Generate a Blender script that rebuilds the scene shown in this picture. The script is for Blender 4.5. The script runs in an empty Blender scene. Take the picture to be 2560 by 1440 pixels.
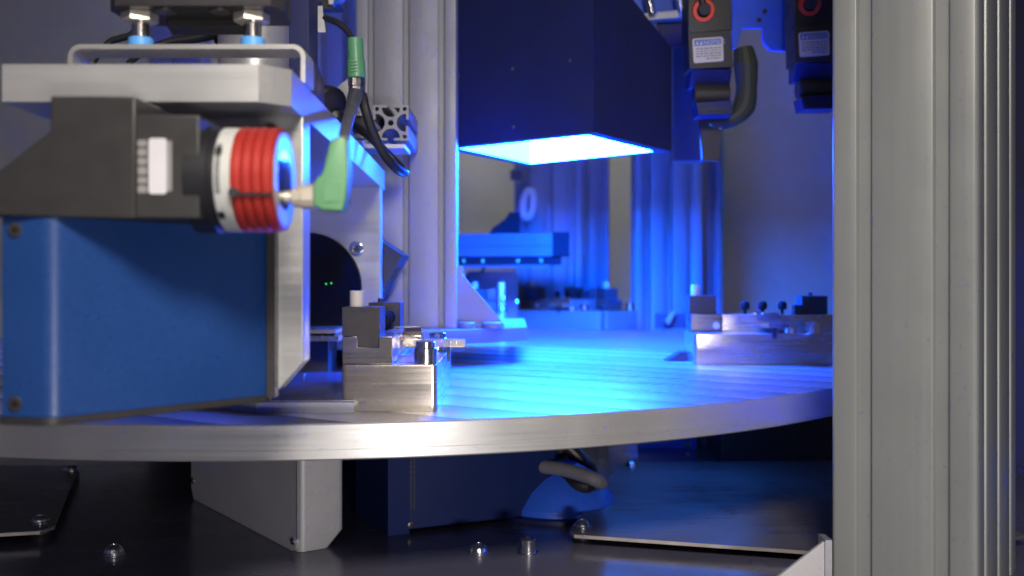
import bpy, bmesh, math, random
from mathutils import Vector, Matrix
random.seed(7)
sc = bpy.context.scene
COL = sc.collection
MM = 0.001
R = math.radians

# ------------------------------------------------------------------ camera
F = 2500.0            # focal length in pixels of a 2560 px wide frame
CH = 80.0             # camera height over the table top (mm)
HY = 690.0            # row of the horizon
cam = bpy.data.cameras.new("camera")
cam.sensor_width = 36.0
cam.lens = 36.0 * F / 2560
cam.shift_y = (HY - 720.0) / 2560.0
cam.clip_start = 0.01
cam.clip_end = 50
cam.dof.use_dof = True
cam.dof.focus_distance = 0.64
cam.dof.aperture_fstop = cam.lens / 5.0
cam_o = bpy.data.objects.new("camera", cam)
cam_o.location = (0, 0, CH * MM)
cam_o.rotation_euler = (R(90), 0, 0)
COL.objects.link(cam_o)
sc.camera = cam_o

# ------------------------------------------------------------------ world, lamps, exposure
w = bpy.data.worlds.new("World")
sc.world = w
w.use_nodes = True
w.node_tree.nodes["Background"].inputs[0].default_value = (0.66, 0.64, 1.0, 1)
w.node_tree.nodes["Background"].inputs[1].default_value = 0.09
sc.view_settings.view_transform = 'Standard'
sc.view_settings.look = 'None'
sc.view_settings.exposure = 0
sc.view_settings.gamma = 1


def area(name, loc, target, size, power, color):
    l = bpy.data.lights.new(name, 'AREA')
    l.shape = 'RECTANGLE'
    l.size, l.size_y = size[0] * MM, size[1] * MM
    l.energy = power
    l.color = color
    o = bpy.data.objects.new(name, l)
    o.location = Vector(loc) * MM
    d = (Vector(target) - Vector(loc))
    o.rotation_euler = d.to_track_quat('-Z', 'Y').to_euler()
    COL.objects.link(o)
    return o


KEY = area("key_lamp", (70, -70, 460), (-60, 540, 60), (130, 130), 1.55, (1.0, 0.91, 0.80))
UNDER = area("added_under_table_blue", (150, 900, -30), (150, 899.5, -110), (140, 90), .11, (.03, .19, 1.0))  # added unseen lamp for blue light on the base and dome
KEY.data.spread = R(95)
FILL = area("fill_lamp", (200, -300, -85), (-60, 680, -95), (140, 60), 0.6, (1.0, 0.95, 0.92))
FILL.data.spread = R(75)
ROOM = area("added_room_fill", (-100, -1100, 900), (0, 1600, 200), (1200, 700), 1.6, (.84, .86, 1.0))  # added broad fill behind the camera, lifts dark areas
REAR = area("added_back_wall_fill", (200, 1960, 1450), (200, 2300, 350), (1100, 120), 5.6, (.86, .88, 1.0))  # added unseen lamp to brighten the back wall
REAR.data.spread = R(120)
LED = (0.016, 0.150, 1.0)
LED_STRENGTH = 200.0

sc.cycles.use_denoising = True
sc.cycles.max_bounces = 10
sc.cycles.diffuse_bounces = 4
sc.cycles.glossy_bounces = 5
sc.cycles.sample_clamp_indirect = 60.0
sc.cycles.caustics_reflective = True


# ------------------------------------------------------------------ materials
def nodes(m):
    m.use_nodes = True
    return m.node_tree.nodes, m.node_tree.links


def mat(name, color, metallic=0.0, rough=0.5, grain=0.0, grain_scale=(60, 60, 60), var=0.06,
        coat=0.0, bump=0.0, spec=0.5):
    """principled material with noise that breaks up colour, gloss and surface"""
    m = bpy.data.materials.new(name)
    N, L = nodes(m)
    b = N["Principled BSDF"]
    b.inputs["Metallic"].default_value = metallic
    b.inputs["Specular IOR Level"].default_value = spec
    b.inputs["Coat Weight"].default_value = coat
    b.inputs["Coat Roughness"].default_value = 0.12
    tc = N.new("ShaderNodeTexCoord")
    mp = N.new("ShaderNodeMapping")
    mp.inputs["Scale"].default_value = grain_scale
    L.new(tc.outputs["Object"], mp.inputs["Vector"])
    n1 = N.new("ShaderNodeTexNoise")
    n1.inputs["Scale"].default_value = 1.0
    n1.inputs["Detail"].default_value = 4
    L.new(mp.outputs["Vector"], n1.inputs["Vector"])
    n2 = N.new("ShaderNodeTexNoise")
    n2.inputs["Scale"].default_value = 22.0
    n2.inputs["Detail"].default_value = 5
    L.new(tc.outputs["Object"], n2.inputs["Vector"])
    mixn = N.new("ShaderNodeMath"); mixn.operation = 'ADD'
    L.new(n1.outputs["Fac"], mixn.inputs[0]); L.new(n2.outputs["Fac"], mixn.inputs[1])
    r = N.new("ShaderNodeMapRange")
    r.inputs["From Min"].default_value = 0.7; r.inputs["From Max"].default_value = 1.3
    r.inputs["To Min"].default_value = max(0.02, rough - 0.06 - grain * .2)
    r.inputs["To Max"].default_value = min(1, rough + 0.06 + grain * .2)
    L.new(mixn.outputs[0], r.inputs["Value"]); L.new(r.outputs[0], b.inputs["Roughness"])
    hs = N.new("ShaderNodeMapRange")
    hs.inputs["From Min"].default_value = 0.7; hs.inputs["From Max"].default_value = 1.3
    hs.inputs["To Min"].default_value = 1 - var; hs.inputs["To Max"].default_value = 1 + var
    L.new(mixn.outputs[0], hs.inputs["Value"])
    mx = N.new("ShaderNodeVectorMath"); mx.operation = 'SCALE'
    mx.inputs[0].default_value = color
    L.new(hs.outputs[0], mx.inputs["Scale"]); L.new(mx.outputs[0], b.inputs["Base Color"])
    if bump or grain:
        bp = N.new("ShaderNodeBump")
        bp.inputs["Strength"].default_value = max(bump, grain * .25)
        bp.inputs["Distance"].default_value = 0.0002
        L.new(n1.outputs["Fac"], bp.inputs["Height"]); L.new(bp.outputs[0], b.inputs["Normal"])
    return m


def emit(name, color, strength):
    m = bpy.data.materials.new(name)
    N, L = nodes(m)
    b = N["Principled BSDF"]
    b.inputs["Base Color"].default_value = (*[min(.8, c) for c in color], 1)
    b.inputs["Emission Color"].default_value = (*color, 1)
    b.inputs["Emission Strength"].default_value = strength
    return m


M = {}
M['alu'] = mat("anodised aluminium", (.40, .40, .43), .5, .40, .1, (25, 25, 900))
M['hubalu'] = mat('dull grey anodised plate', (.165, .168, .21), .15, .45, .08, (20, 20, 600))
M['alu_pale'] = mat('pale extruded aluminium', (.33, .33, .36), .2, .45, .1, (900, 900, 5), var=.04)
M['matblack'] = mat('matt black coating', (.010, .010, .013), 0.0, .75, 0, var=.1, spec=.06)
M['alu_dk'] = mat('grey anodised bar', (.10, .10, .13), .3, .42, .1, (10, 400, 400))
M['alu_v'] = mat("extruded aluminium", (.235, .24, .29), .15, .46, .12, (1200, 1200, 5), var=.04)
M['alu_post'] = mat("extruded post aluminium", (.31, .322, .31), .3, .38, 0, (260, 260, 3), var=.03)
M['alu_x'] = mat("brushed plate aluminium", (.46, .46, .455), .5, .36, .10, (8, 700, 700))
M['rim'] = mat("turned aluminium rim", (.44, .435, .425), .55, .38, .10, (10, 10, 900), var=.04)
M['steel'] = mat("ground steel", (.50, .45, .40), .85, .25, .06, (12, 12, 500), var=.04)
M['steel_far'] = mat('ground steel toned for far fixtures', (.19, .18, .175), .35, .40, .06, (12, 12, 500), var=.04)  # same steel as near fixtures, toned to take the blue light
M['steel_dk'] = mat("dark ground steel", (.20, .185, .18), .85, .30, .08, (15, 15, 600))
M['burnish'] = mat("burnished black steel", (.040, .037, .041), .15, .45, .2, (300, 300, 300), spec=.3)
M['chrome'] = mat("zinc plated screw", (.72, .72, .74), 1.0, .18, .2, (300, 300, 300))
M['nickel'] = mat("nickel", (.74, .68, .60), 1.0, .17, .1, (100, 100, 100))
M['black'] = mat("black anodised metal", (.029, .028, .028), .1, .50, 0, (120, 120, 120), var=.05, bump=.015)
M['bent'] = mat('bright sheet steel', (.50, .49, .47), .65, .38, .08, (8, 400, 400))
M['nut'] = mat('satin nickel', (.66, .60, .50), .55, .36, .1)
M['blackgloss'] = mat("black glass", (.004, .005, .012), 0.0, .05, 0, var=.02)
M['blackplastic'] = mat("black plastic", (.011, .011, .014), 0.0, .42, 0, var=.1)
M['hood'] = mat("hood black coat", (.016, .022, .074), 0.0, .50, 0, var=.05, spec=.4)
M['bluepaint'] = mat("blue paint", (.012, .050, .195), 0.0, .38, .05, (500, 500, 500), bump=.015)
M['bluesleeve'] = mat("sky blue plastic", (.10, .36, .80), 0.0, .40, 0)
M['green'] = mat("green plastic", (.10, .30, .155), 0.0, .42, 0, var=.05)
M['greenlt'] = mat("pale green plastic", (.115, .285, .14), 0.0, .45, 0, var=.05)
M['red'] = mat("red anodised", (.41, .034, .025), .25, .42, .1, (100, 100, 100))
M['white'] = mat("white plastic", (.50, .51, .48), 0.0, .45, 0)
M['whitelabel'] = mat("white label paper", (.58, .57, .60), 0.0, .5, 0)
M['print'] = mat("grey print", (.16, .16, .17), 0.0, .6, 0)
M['printlt'] = mat("light grey print", (.24, .235, .22), 0.0, .6, 0)
M['labelblue'] = mat("label blue print", (.09, .17, .55), 0.0, .5, 0)
M['cable'] = mat("grey cable", (.075, .075, .08), 0.0, .42, 0)
M['cabledk'] = mat("black cable", (.018, .018, .022), 0.0, .40, 0)
M['cablelt'] = mat("light grey cable", (.21, .20, .225), 0.0, .5, 0)
M['cablewh'] = mat("white cable", (.70, .70, .72), 0.0, .45, 0)
M['olive'] = mat("olive grey sleeve", (.048, .056, .036), 0.0, .6, 0)
M['pin'] = mat("beige plastic", (.42, .395, .37), 0.0, .5, 0)
M['orange'] = mat("orange red ring", (.70, .06, .02), 0.1, .35, 0)
M['base'] = mat("dark glossy base plate", (.115, .112, .165), .1, .21, .2, (9, 9, 9), var=.1)
M['sheet'] = mat("dark sheet steel", (.22, .20, .195), .4, .33, .2, (10, 200, 200), var=.1)
M['sheetedge'] = mat("cut steel edge", (.62, .57, .50), .7, .36, .2)
M['wall'] = mat("grey cabinet wall", (.62, .60, .47), 0.0, .72, 0, var=.05)
M['wall2'] = mat("grey violet cabinet wall", (.40, .36, .50), 0.0, .7, 0, var=.05)
M['shell'] = mat("grey painted casting", (.50, .49, .50), .1, .46, .1, (500, 500, 500))
M['panel'] = mat("grey enamel panel", (.055, .052, .085), 0.0, .5, 0)
M['navy'] = mat("navy enamel", (.016, .020, .090), 0.0, .42, 0, spec=.25)
M['motor'] = mat('dark blue motor enamel', (.008, .020, .105), 0.0, .5, 0, spec=.2)
M['bluelight_paint'] = mat("blue light as paint", (.03, .13, .80), 0.0, .4, 0)  # blue LED light put into the base colour
M['ledliner'] = emit("LED diffuser", LED, 150.0)
M['ledliner2'] = emit("LED diffuser dim", (.016, .17, 1.0), 36.0)
M['ledback'] = emit('LED diffuser strong', (.002, .115, 1.0), 1150.0)  # unseen near walls of the hood, boosted to light the rear posts
M['ledtop'] = emit('LED diffuser top', (.006, .15, 1.0), 130.0)
M['greenreflect'] = emit("green indicator", (.05, 1.0, .12), 1.2)  # glow for green LEDs mirrored in the scanner window
M['blueled'] = emit("blue indicator", (.02, .18, 1.0), 3.0)
M['greendot'] = mat("green adhesive dot", (.03, .25, .06), 0.0, .5, 0)


def table_material():
    """face-milled aluminium: parallel cutter passes that differ in gloss, with a fine tool-mark relief"""
    m = bpy.data.materials.new("milled aluminium")
    N, L = nodes(m)
    b = N["Principled BSDF"]
    b.inputs["Metallic"].default_value = .78
    tc = N.new("ShaderNodeTexCoord")
    dot = N.new("ShaderNodeVectorMath"); dot.operation = 'DOT_PRODUCT'
    a = R(33)
    dot.inputs[1].default_value = (math.sin(a), math.cos(a), 0)
    L.new(tc.outputs["Object"], dot.inputs[0])
    warp = N.new("ShaderNodeTexNoise"); warp.inputs["Scale"].default_value = 3.0
    L.new(tc.outputs["Object"], warp.inputs["Vector"])
    wv = N.new("ShaderNodeMath"); wv.operation = 'MULTIPLY_ADD'
    wv.inputs[1].default_value = .010
    L.new(warp.outputs["Fac"], wv.inputs[0]); L.new(dot.outputs["Value"], wv.inputs[2])
    sc_ = N.new("ShaderNodeMath"); sc_.operation = 'DIVIDE'; sc_.inputs[1].default_value = .044
    L.new(wv.outputs[0], sc_.inputs[0])
    fr = N.new("ShaderNodeMath"); fr.operation = 'FRACT'
    L.new(sc_.outputs[0], fr.inputs[0])
    fl = N.new("ShaderNodeMath"); fl.operation = 'FLOOR'
    L.new(sc_.outputs[0], fl.inputs[0])
    wn = N.new("ShaderNodeTexWhiteNoise"); wn.noise_dimensions = '1D'
    L.new(fl.outputs[0], wn.inputs["W"])
    # fine feed marks
    mp = N.new("ShaderNodeMapping")
    mp.inputs["Rotation"].default_value = (0, 0, R(33))
    mp.inputs["Scale"].default_value = (10, 420, 10)
    L.new(tc.outputs["Object"], mp.inputs["Vector"])
    fine = N.new("ShaderNodeTexNoise"); fine.inputs["Scale"].default_value = 1; fine.inputs["Detail"].default_value = 3
    L.new(mp.outputs[0], fine.inputs["Vector"])
    rr = N.new("ShaderNodeMapRange")
    rr.inputs["To Min"].default_value = .22; rr.inputs["To Max"].default_value = .40
    L.new(fr.outputs[0], rr.inputs["Value"])
    ad = N.new("ShaderNodeMath"); ad.operation = 'MULTIPLY_ADD'; ad.inputs[1].default_value = .07
    L.new(wn.outputs["Value"], ad.inputs[0]); L.new(rr.outputs[0], ad.inputs[2])
    ad2 = N.new("ShaderNodeMath"); ad2.operation = 'MULTIPLY_ADD'; ad2.inputs[1].default_value = .06
    L.new(fine.outputs["Fac"], ad2.inputs[0]); L.new(ad.outputs[0], ad2.inputs[2])
    L.new(ad2.outputs[0], b.inputs["Roughness"])
    cr = N.new("ShaderNodeMapRange")
    cr.inputs["To Min"].default_value = .78; cr.inputs["To Max"].default_value = .22
    L.new(fr.outputs[0], cr.inputs["Value"])
    vs = N.new("ShaderNodeVectorMath"); vs.operation = 'SCALE'; vs.inputs[0].default_value = (1, .985, .965)
    L.new(cr.outputs[0], vs.inputs["Scale"]); L.new(vs.outputs[0], b.inputs["Base Color"])
    bp = N.new("ShaderNodeBump"); bp.inputs["Strength"].default_value = .12; bp.inputs["Distance"].default_value = .0003
    L.new(fine.outputs["Fac"], bp.inputs["Height"])
    bp2 = N.new("ShaderNodeBump"); bp2.inputs["Strength"].default_value = .35; bp2.inputs["Distance"].default_value = .0012
    L.new(fr.outputs[0], bp2.inputs["Height"]); L.new(bp.outputs[0], bp2.inputs["Normal"])
    L.new(bp2.outputs[0], b.inputs["Normal"])
    return m


M['table'] = table_material()

# ------------------------------------------------------------------ geometry helpers (all in millimetres)


def PX(px, Y):
    return (px - 1280.0) * Y / F


def PZ(py, Y):
    return CH - (py - HY) * Y / F


def P(px, py, Y):
    return Vector((PX(px, Y), Y, PZ(py, Y)))


class MB:
    def __init__(self):
        self.bm = bmesh.new()

    def _bevel(self, verts, bev, seg=2, ang=30):
        if bev <= 0:
            return
        vs = set(verts)
        es = [e for e in self.bm.edges if e.verts[0] in vs and e.verts[1] in vs
              and len(e.link_faces) == 2 and e.calc_face_angle(0) > R(ang)]
        bmesh.ops.bevel(self.bm, geom=es, offset=bev, segments=seg, profile=.5, affect='EDGES', clamp_overlap=True)

    def box(self, x0, x1, y0, y1, z0, z1, bev=.4, rot=None, seg=2):
        vs = [self.bm.verts.new(p) for p in
              ((x0, y0, z0), (x1, y0, z0), (x1, y1, z0), (x0, y1, z0), (x0, y0, z1), (x1, y0, z1), (x1, y1, z1), (x0, y1, z1))]
        if rot is not None:
            for v in vs:
                v.co = rot @ v.co
        for f in ((3, 2, 1, 0), (4, 5, 6, 7), (0, 1, 5, 4), (1, 2, 6, 5), (2, 3, 7, 6), (3, 0, 4, 7)):
            self.bm.faces.new([vs[i] for i in f])
        self._bevel(vs, bev, seg)
        return self

    def prism(self, pts, plane, a, b, bev=0, seg=2, back=None):
        """2-D outline in a plane ('xy','xz','yz'), pushed from a to b along the remaining axis"""
        def to3(p, t):
            return {'xy': (p[0], p[1], t), 'xz': (p[0], t, p[1]), 'yz': (t, p[0], p[1])}[plane]
        n = len(pts)
        A = [self.bm.verts.new(to3(p, a)) for p in pts]
        B = [self.bm.verts.new(to3(p, b)) for p in (back or pts)]
        fs = [self.bm.faces.new(A), self.bm.faces.new(B[::-1])]
        for i in range(n):
            j = (i + 1) % n
            fs.append(self.bm.faces.new((A[i], B[i], B[j], A[j])))
        bmesh.ops.recalc_face_normals(self.bm, faces=fs)
        self._bevel(A + B, bev, seg)
        return self

    def holed(self, loops, plane, a, b):
        """prism whose outline has holes"""
        def to3(p, t):
            return {'xy': (p[0], p[1], t), 'xz': (p[0], t, p[1]), 'yz': (t, p[0], p[1])}[plane]
        allf = []
        caps = []
        for t in (a, b):
            es, rings = [], []
            for lp in loops:
                vs = [self.bm.verts.new(to3(p, t)) for p in lp]
                rings.append(vs)
                for i in range(len(vs)):
                    es.append(self.bm.edges.new((vs[i], vs[(i + 1) % len(vs)])))
            g = bmesh.ops.triangle_fill(self.bm, edges=es, use_beauty=True)
            allf += [x for x in g['geom'] if isinstance(x, bmesh.types.BMFace)]
            caps.append(rings)
        for ra, rb in zip(*caps):
            for i in range(len(ra)):
                j = (i + 1) % len(ra)
                allf.append(self.bm.faces.new((ra[i], rb[i], rb[j], ra[j])))
        bmesh.ops.recalc_face_normals(self.bm, faces=allf)
        return self

    def lathe(self, o, axis, prof, seg=32, phase=0.0):
        """profile of (distance along axis, radius) turned about the axis"""
        o = Vector(o); ax = Vector(axis).normalized()
        u = ax.orthogonal().normalized(); v = ax.cross(u)
        rings = []
        fs = []
        for t, r in prof:
            if r < 1e-6:
                rings.append([self.bm.verts.new(o + ax * t)])
            else:
                rings.append([self.bm.verts.new(o + ax * t + (u * math.cos(a) + v * math.sin(a)) * r)
                              for a in [phase + 2 * math.pi * i / seg for i in range(seg)]])
        for A, B in zip(rings, rings[1:]):
            if len(A) == 1 and len(B) == 1:
                continue
            for i in range(seg):
                j = (i + 1) % seg
                if len(A) == 1:
                    fs.append(self.bm.faces.new((A[0], B[i], B[j])))
                elif len(B) == 1:
                    fs.append(self.bm.faces.new((A[i], B[0], A[j])))
                else:
                    fs.append(self.bm.faces.new((A[i], B[i], B[j], A[j])))
        for ring in (rings[0], rings[-1]):
            if len(ring) > 1:
                fs.append(self.bm.faces.new(ring))
        bmesh.ops.recalc_face_normals(self.bm, faces=fs)
        return self

    def cyl(self, o, axis, r, h, seg=32, bev=.3, phase=0.0):
        bev = min(bev, r * .4, h * .4)
        return self.lathe(o, axis, [(0, r - bev), (bev, r), (h - bev, r), (h, r - bev)] if bev > 0 else [(0, r), (h, r)], seg, phase)

    def tube(self, pts, rad, seg=14, sub=6):
        pts = [Vector(p) for p in pts]
        rads = rad if isinstance(rad, (list, tuple)) else [rad] * len(pts)
        P_, R_ = [], []
        n = len(pts)
        for i in range(n - 1):
            p0, p1, p2, p3 = pts[max(i - 1, 0)], pts[i], pts[i + 1], pts[min(i + 2, n - 1)]
            for k in range(sub):
                t = k / sub
                P_.append(.5 * ((2 * p1) + (p2 - p0) * t + (2 * p0 - 5 * p1 + 4 * p2 - p3) * t * t + (3 * p1 - p0 - 3 * p2 + p3) * t ** 3))
                R_.append(rads[i] * (1 - t) + rads[i + 1] * t)
        P_.append(pts[-1]); R_.append(rads[-1])
        d = (P_[1] - P_[0]).normalized()
        u = d.orthogonal().normalized()
        rings, fs = [], []
        for i, p in enumerate(P_):
            dd = (P_[min(i + 1, len(P_) - 1)] - P_[max(i - 1, 0)]).normalized()
            u = (u - dd * u.dot(dd)).normalized()
            v = dd.cross(u)
            rings.append([self.bm.verts.new(p + (u * math.cos(2 * math.pi * k / seg) + v * math.sin(2 * math.pi * k / seg)) * R_[i]) for k in range(seg)])
        for A, B in zip(rings, rings[1:]):
            for k in range(seg):
                j = (k + 1) % seg
                fs.append(self.bm.faces.new((A[k], B[k], B[j], A[j])))
        fs += [self.bm.faces.new(rings[0]), self.bm.faces.new(rings[-1])]
        bmesh.ops.recalc_face_normals(self.bm, faces=fs)
        return self

    def strip(self, path, t, plane, a, b):
        """a bent sheet: a 2-D path thickened by t and pushed from a to b"""
        pts = [Vector(p) for p in path]
        lo, ro = [], []
        for i, p in enumerate(pts):
            d0 = (p - pts[i - 1]).normalized() if i else None
            d1 = (pts[i + 1] - p).normalized() if i < len(pts) - 1 else None
            d0 = d0 or d1; d1 = d1 or d0
            n0 = Vector((-d0.y, d0.x)); n1 = Vector((-d1.y, d1.x))
            m = (n0 + n1).normalized()
            k = (t / 2) / max(.3, m.dot(n0))
            lo.append(p + m * k); ro.append(p - m * k)
        return self.prism([tuple(p) for p in lo + ro[::-1]], plane, a, b)

    def xform(self, mx):
        bmesh.ops.transform(self.bm, matrix=mx, verts=self.bm.verts)
        return self

    def build(self, name, m, parent=None, world=False):
        if parent is not None and world:
            root = parent
            while root.parent is not None:
                root = root.parent
            mx = Matrix.Translation(root.location / MM) @ root.rotation_euler.to_matrix().to_4x4()
            bmesh.ops.transform(self.bm, matrix=mx.inverted(), verts=self.bm.verts)
        bmesh.ops.scale(self.bm, vec=(MM, MM, MM), verts=self.bm.verts)
        me = bpy.data.meshes.new(name)
        self.bm.to_mesh(me)
        self.bm.free()
        for p in me.polygons:
            p.use_smooth = True
        me.set_sharp_from_angle(angle=R(20))
        me.materials.append(m)
        o = bpy.data.objects.new(name, me)
        COL.objects.link(o)
        if parent is not None:
            o.parent = parent
        return o


def tag(o, label, cat, group=None):
    o["label"] = label; o["category"] = cat
    if group:
        o["group"] = group
    return o


def thing(name, label, cat, loc=(0, 0, 0), rotz=0, group=None):
    o = bpy.data.objects.new(name, None)
    COL.objects.link(o)
    o.empty_display_size = .02
    o.location = Vector(loc) * MM
    o.rotation_euler = (0, 0, R(rotz))
    return tag(o, label, cat, group)


def struct(name, mb, m):
    o = mb.build(name, m)
    o["kind"] = "structure"
    return o


def copy_tree(o, parent=None):
    c = o.copy(); COL.objects.link(c)
    if parent is not None:
        c.parent = parent
    for ch in list(o.children):
        copy_tree(ch, c)
    return c


def words(name, text, size, origin, u, v, m, parent, align='LEFT'):
    """flat lettering: u is the reading direction, v is up (root-local millimetres)"""
    cu = bpy.data.curves.new(name, 'FONT')
    cu.body = text; cu.size = size * MM; cu.align_x = align; cu.extrude = .00003
    cu.materials.append(m)
    tmp = bpy.data.objects.new(name + '_curve', cu)
    COL.objects.link(tmp)
    me = bpy.data.meshes.new_from_object(tmp.evaluated_get(bpy.context.evaluated_depsgraph_get()))
    bpy.data.objects.remove(tmp); bpy.data.curves.remove(cu)
    me.name = name
    o = bpy.data.objects.new(name, me)
    COL.objects.link(o)
    u = Vector(u).normalized(); v = Vector(v).normalized(); n = u.cross(v)
    mx = Matrix((u, v, n)).transposed().to_4x4()
    mx.translation = Vector(origin) * MM
    o.matrix_local = mx
    o.parent = parent
    return o


def arc(cx, cy, r, a0, a1, n=5):
    return [(cx + r * math.cos(R(a0 + (a1 - a0) * i / n)), cy + r * math.sin(R(a0 + (a1 - a0) * i / n))) for i in range(n + 1)]


def rrect(x0, x1, y0, y1, r, n=5):
    return (arc(x0 + r, y0 + r, r, 180, 270, n) + arc(x1 - r, y0 + r, r, 270, 360, n)
            + arc(x1 - r, y1 - r, r, 0, 90, n) + arc(x0 + r, y1 - r, r, 90, 180, n))


def profile_outline(W, D, pitch, open_=8.0, lip=2.2, inner=15.0, depth=11.0, lr=1.1, cr=2.0):
    """outline of an aluminium extrusion with T-slots on all four sides, centred on 0,0"""
    out = []

    def side(length, p0, d, n):
        # p0 start corner, d along, n inward normal
        cnt = max(1, round(length / pitch))
        cs = [length / 2 + (i - (cnt - 1) / 2) * pitch for i in range(cnt)]
        pts = []

        def q(s, t):
            return (p0[0] + d[0] * s + n[0] * t, p0[1] + d[1] * s + n[1] * t)
        for k in range(4):
            a = R(90 * k / 3)
            pts.append(q(cr - cr * math.sin(a) if False else cr * (1 - math.cos(a)) if False else cr, 0)) if k == 3 else None
        for c in cs:
            s0, s1 = c - open_ / 2, c + open_ / 2
            for k in range(4):
                a = R(90 * k / 3)
                pts.append(q(s0 - lr + lr * math.sin(a), lr - lr * math.cos(a)))
            if inner <= open_:
                pts += [q(s0 + .6, lip), q(s1 - .6, lip)]
            else:
                pts += [q(s0, lip), q(c - inner / 2, lip + .8), q(c - inner / 2, lip + 3.5), q(c - inner * .25, depth),
                    q(c + inner * .25, depth), q(c + inner / 2, lip + 3.5), q(c + inner / 2, lip + .8), q(s1, lip)]
            for k in range(4):
                a = R(90 * (3 - k) / 3)
                pts.append(q(s1 + lr - lr * math.sin(a), lr - lr * math.cos(a)))
        # rounded end corner
        for k in range(4):
            a = R(90 * k / 4)
            pts.append(q(length - cr + cr * math.sin(a), cr - cr * math.cos(a)))
        return pts
    w2, d2 = W / 2, D / 2
    out += side(W, (-w2, -d2), (1, 0), (0, 1))
    out += side(D, (w2, -d2), (0, 1), (-1, 0))
    out += side(W, (w2, d2), (-1, 0), (0, -1))
    out += side(D, (-w2, d2), (0, -1), (1, 0))
    clean = []
    for p in out:
        if not clean or (abs(p[0] - clean[-1][0]) + abs(p[1] - clean[-1][1])) > 1e-4:
            clean.append(p)
    return clean


def post(name, label, x, y, z0, z1, W, D, pitch, rot=0, m=None, group=None, **kw):
    """vertical aluminium extrusion standing with its base at x,y,z0"""
    mb = MB().prism(profile_outline(W, D, pitch, **kw), 'xy', 0, z1 - z0)
    o = mb.build(name, m or M['alu_v'])
    o.location = Vector((x, y, z0)) * MM
    o.rotation_euler = (0, 0, R(rot))
    return tag(o, label, 'aluminium post', group)


# ------------------------------------------------------------------ setting
ZB = -110.0
TC = (-168.0, 1076.0)      # rotary table axis
TR = 538.0
struct('base_plate', MB().box(-1500, 1500, 250, 2300, ZB - 12, ZB, 0), M['base'])
struct('back_wall', MB().box(-1700, 1700, 2300, 2330, ZB - 12, 1500, 0), M['wall'])
struct('side_wall', MB().box(-1530, -1500, 250, 2300, ZB, 1500, 0), M['wall2'])

t = thing('rotary_table', 'large round milled aluminium indexing table crossing the whole machine', 'rotary table', (*TC, -20))
mb = MB()
prof = [(0, 60), (0, TR - .8), (.8, TR), (5.6, TR), (5.75, TR - .12), (5.9, TR), (19.2, TR), (20, TR - .8), ]
n = 256
for (t0, r0), (t1, r1) in zip(prof, prof[1:]):
    pass
mb.lathe((0, 0, 0), (0, 0, 1), [(0, TR - .8), (.8, TR), (5.55, TR), (5.7, TR - .12), (5.85, TR), (19.2, TR), (19.99, TR - .8)], 256)
disc = mb.build('rim', M['rim'], t)
mb = MB().lathe((0, 0, 19.4), (0, 0, 1), [(0, TR - .82), (.6, TR - .85)], 256)
mb.build('table_top', M['table'], t)
MB().cyl((0, 0, -90), (0, 0, 1), 110, 90, 64, .5).build('hub', M['navy'], t)

# ------------------------------------------------------------------ foreground post on the camera side
th = R(35)
C0 = Vector((188.3, 590.0))
u2 = Vector((math.cos(th), -math.sin(th))); v2 = Vector((math.sin(th), math.cos(th)))
pc = C0 + u2 * 40 + v2 * 64
post('frame_post', 'thick silver double-slot frame post standing in front of the rotary table', pc.x, pc.y, ZB, 900, 80, 128, 42,
     rot=-35, m=M['alu_post'], lr=1.3, cr=3.0, inner=0, lip=3.2)
t = thing('gusset_bracket', 'grey angled gusset bracket at the foot of the thick front post', 'bracket', (150, 588, ZB))
MB().prism([(142, ZB), (186.5, ZB), (186.5, -75.5), (184.5, -75.5), (150, ZB + 8)], 'xz', 588, 591, .2).build('web', M['shell'], t, True)
MB().box(183.6, 187.6, 586, 600, ZB, -74.8, .4).build('flange', M['alu'], t, True)

# ------------------------------------------------------------------ hub plate and column at the table centre
t = thing('hub_plate', 'thick grey plate fixed above the table middle carrying the tall column', 'mounting plate', (-90, 900, 20))
MB().prism([(-82, 852), (14, 926), (14, 1120), (-330, 1120), (-330, 852)], 'xy', 20, 32.6, .5).build('plate', M['hubalu'], t, True)
for px, Y, r in ((1166, 905, 6.4), (1232, 905, 8.2)):
    MB().cyl((PX(px, Y), Y, 32.6), (0, 0, 1), r * 1.2, 5.6, 32, .6).build('bolt', M['hubalu'], t, True)
MB().cyl((-168, 1010, -.5), (0, 0, 1), 60, 20.4, 48, .3).build('spigot', M['navy'], t, True)

post('centre_column', 'wide pale triple-slot column rising from the plate above the table', PX(1020, 912), 912, 32.6, 900, 90, 32, 31.6,
     open_=5.2, lip=1.8, inner=12, depth=8, lr=.8, cr=1.2)
t = thing('column_gusset', 'triangular grey gusset bracing the column beside two flat bolt heads', 'bracket', (-48, 915, 32.6))
MB().prism([(-50.6, 32.6), (PX(1262, 915), 32.6), (PX(1258, 915), 37), (PX(1150, 915), PZ(680, 915)), (-50.6, PZ(676, 915))], 'xz', 913, 919, .3).build('web', M['hubalu'], t, True)
MB().box(-50.8, -45.5, 912, 925, PZ(676, 915) - 14, PZ(676, 915) + 4, .4).build('flange', M['hubalu'], t, True)

post('rear_post', 'slim grey double-slot post behind the green cable plug', PX(818, 1450), 1450, ZB, 1100, 88, 60, 31.6, open_=6.5, lip=1.8, inner=12, depth=8)
post('rear_post', 'grey slotted post far behind the sensor plate, between the two blue sleeves', PX(452, 1500), 1500, ZB, 1200, 76, 60, 60, open_=7, lip=1.8, inner=12, depth=8)

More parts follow.
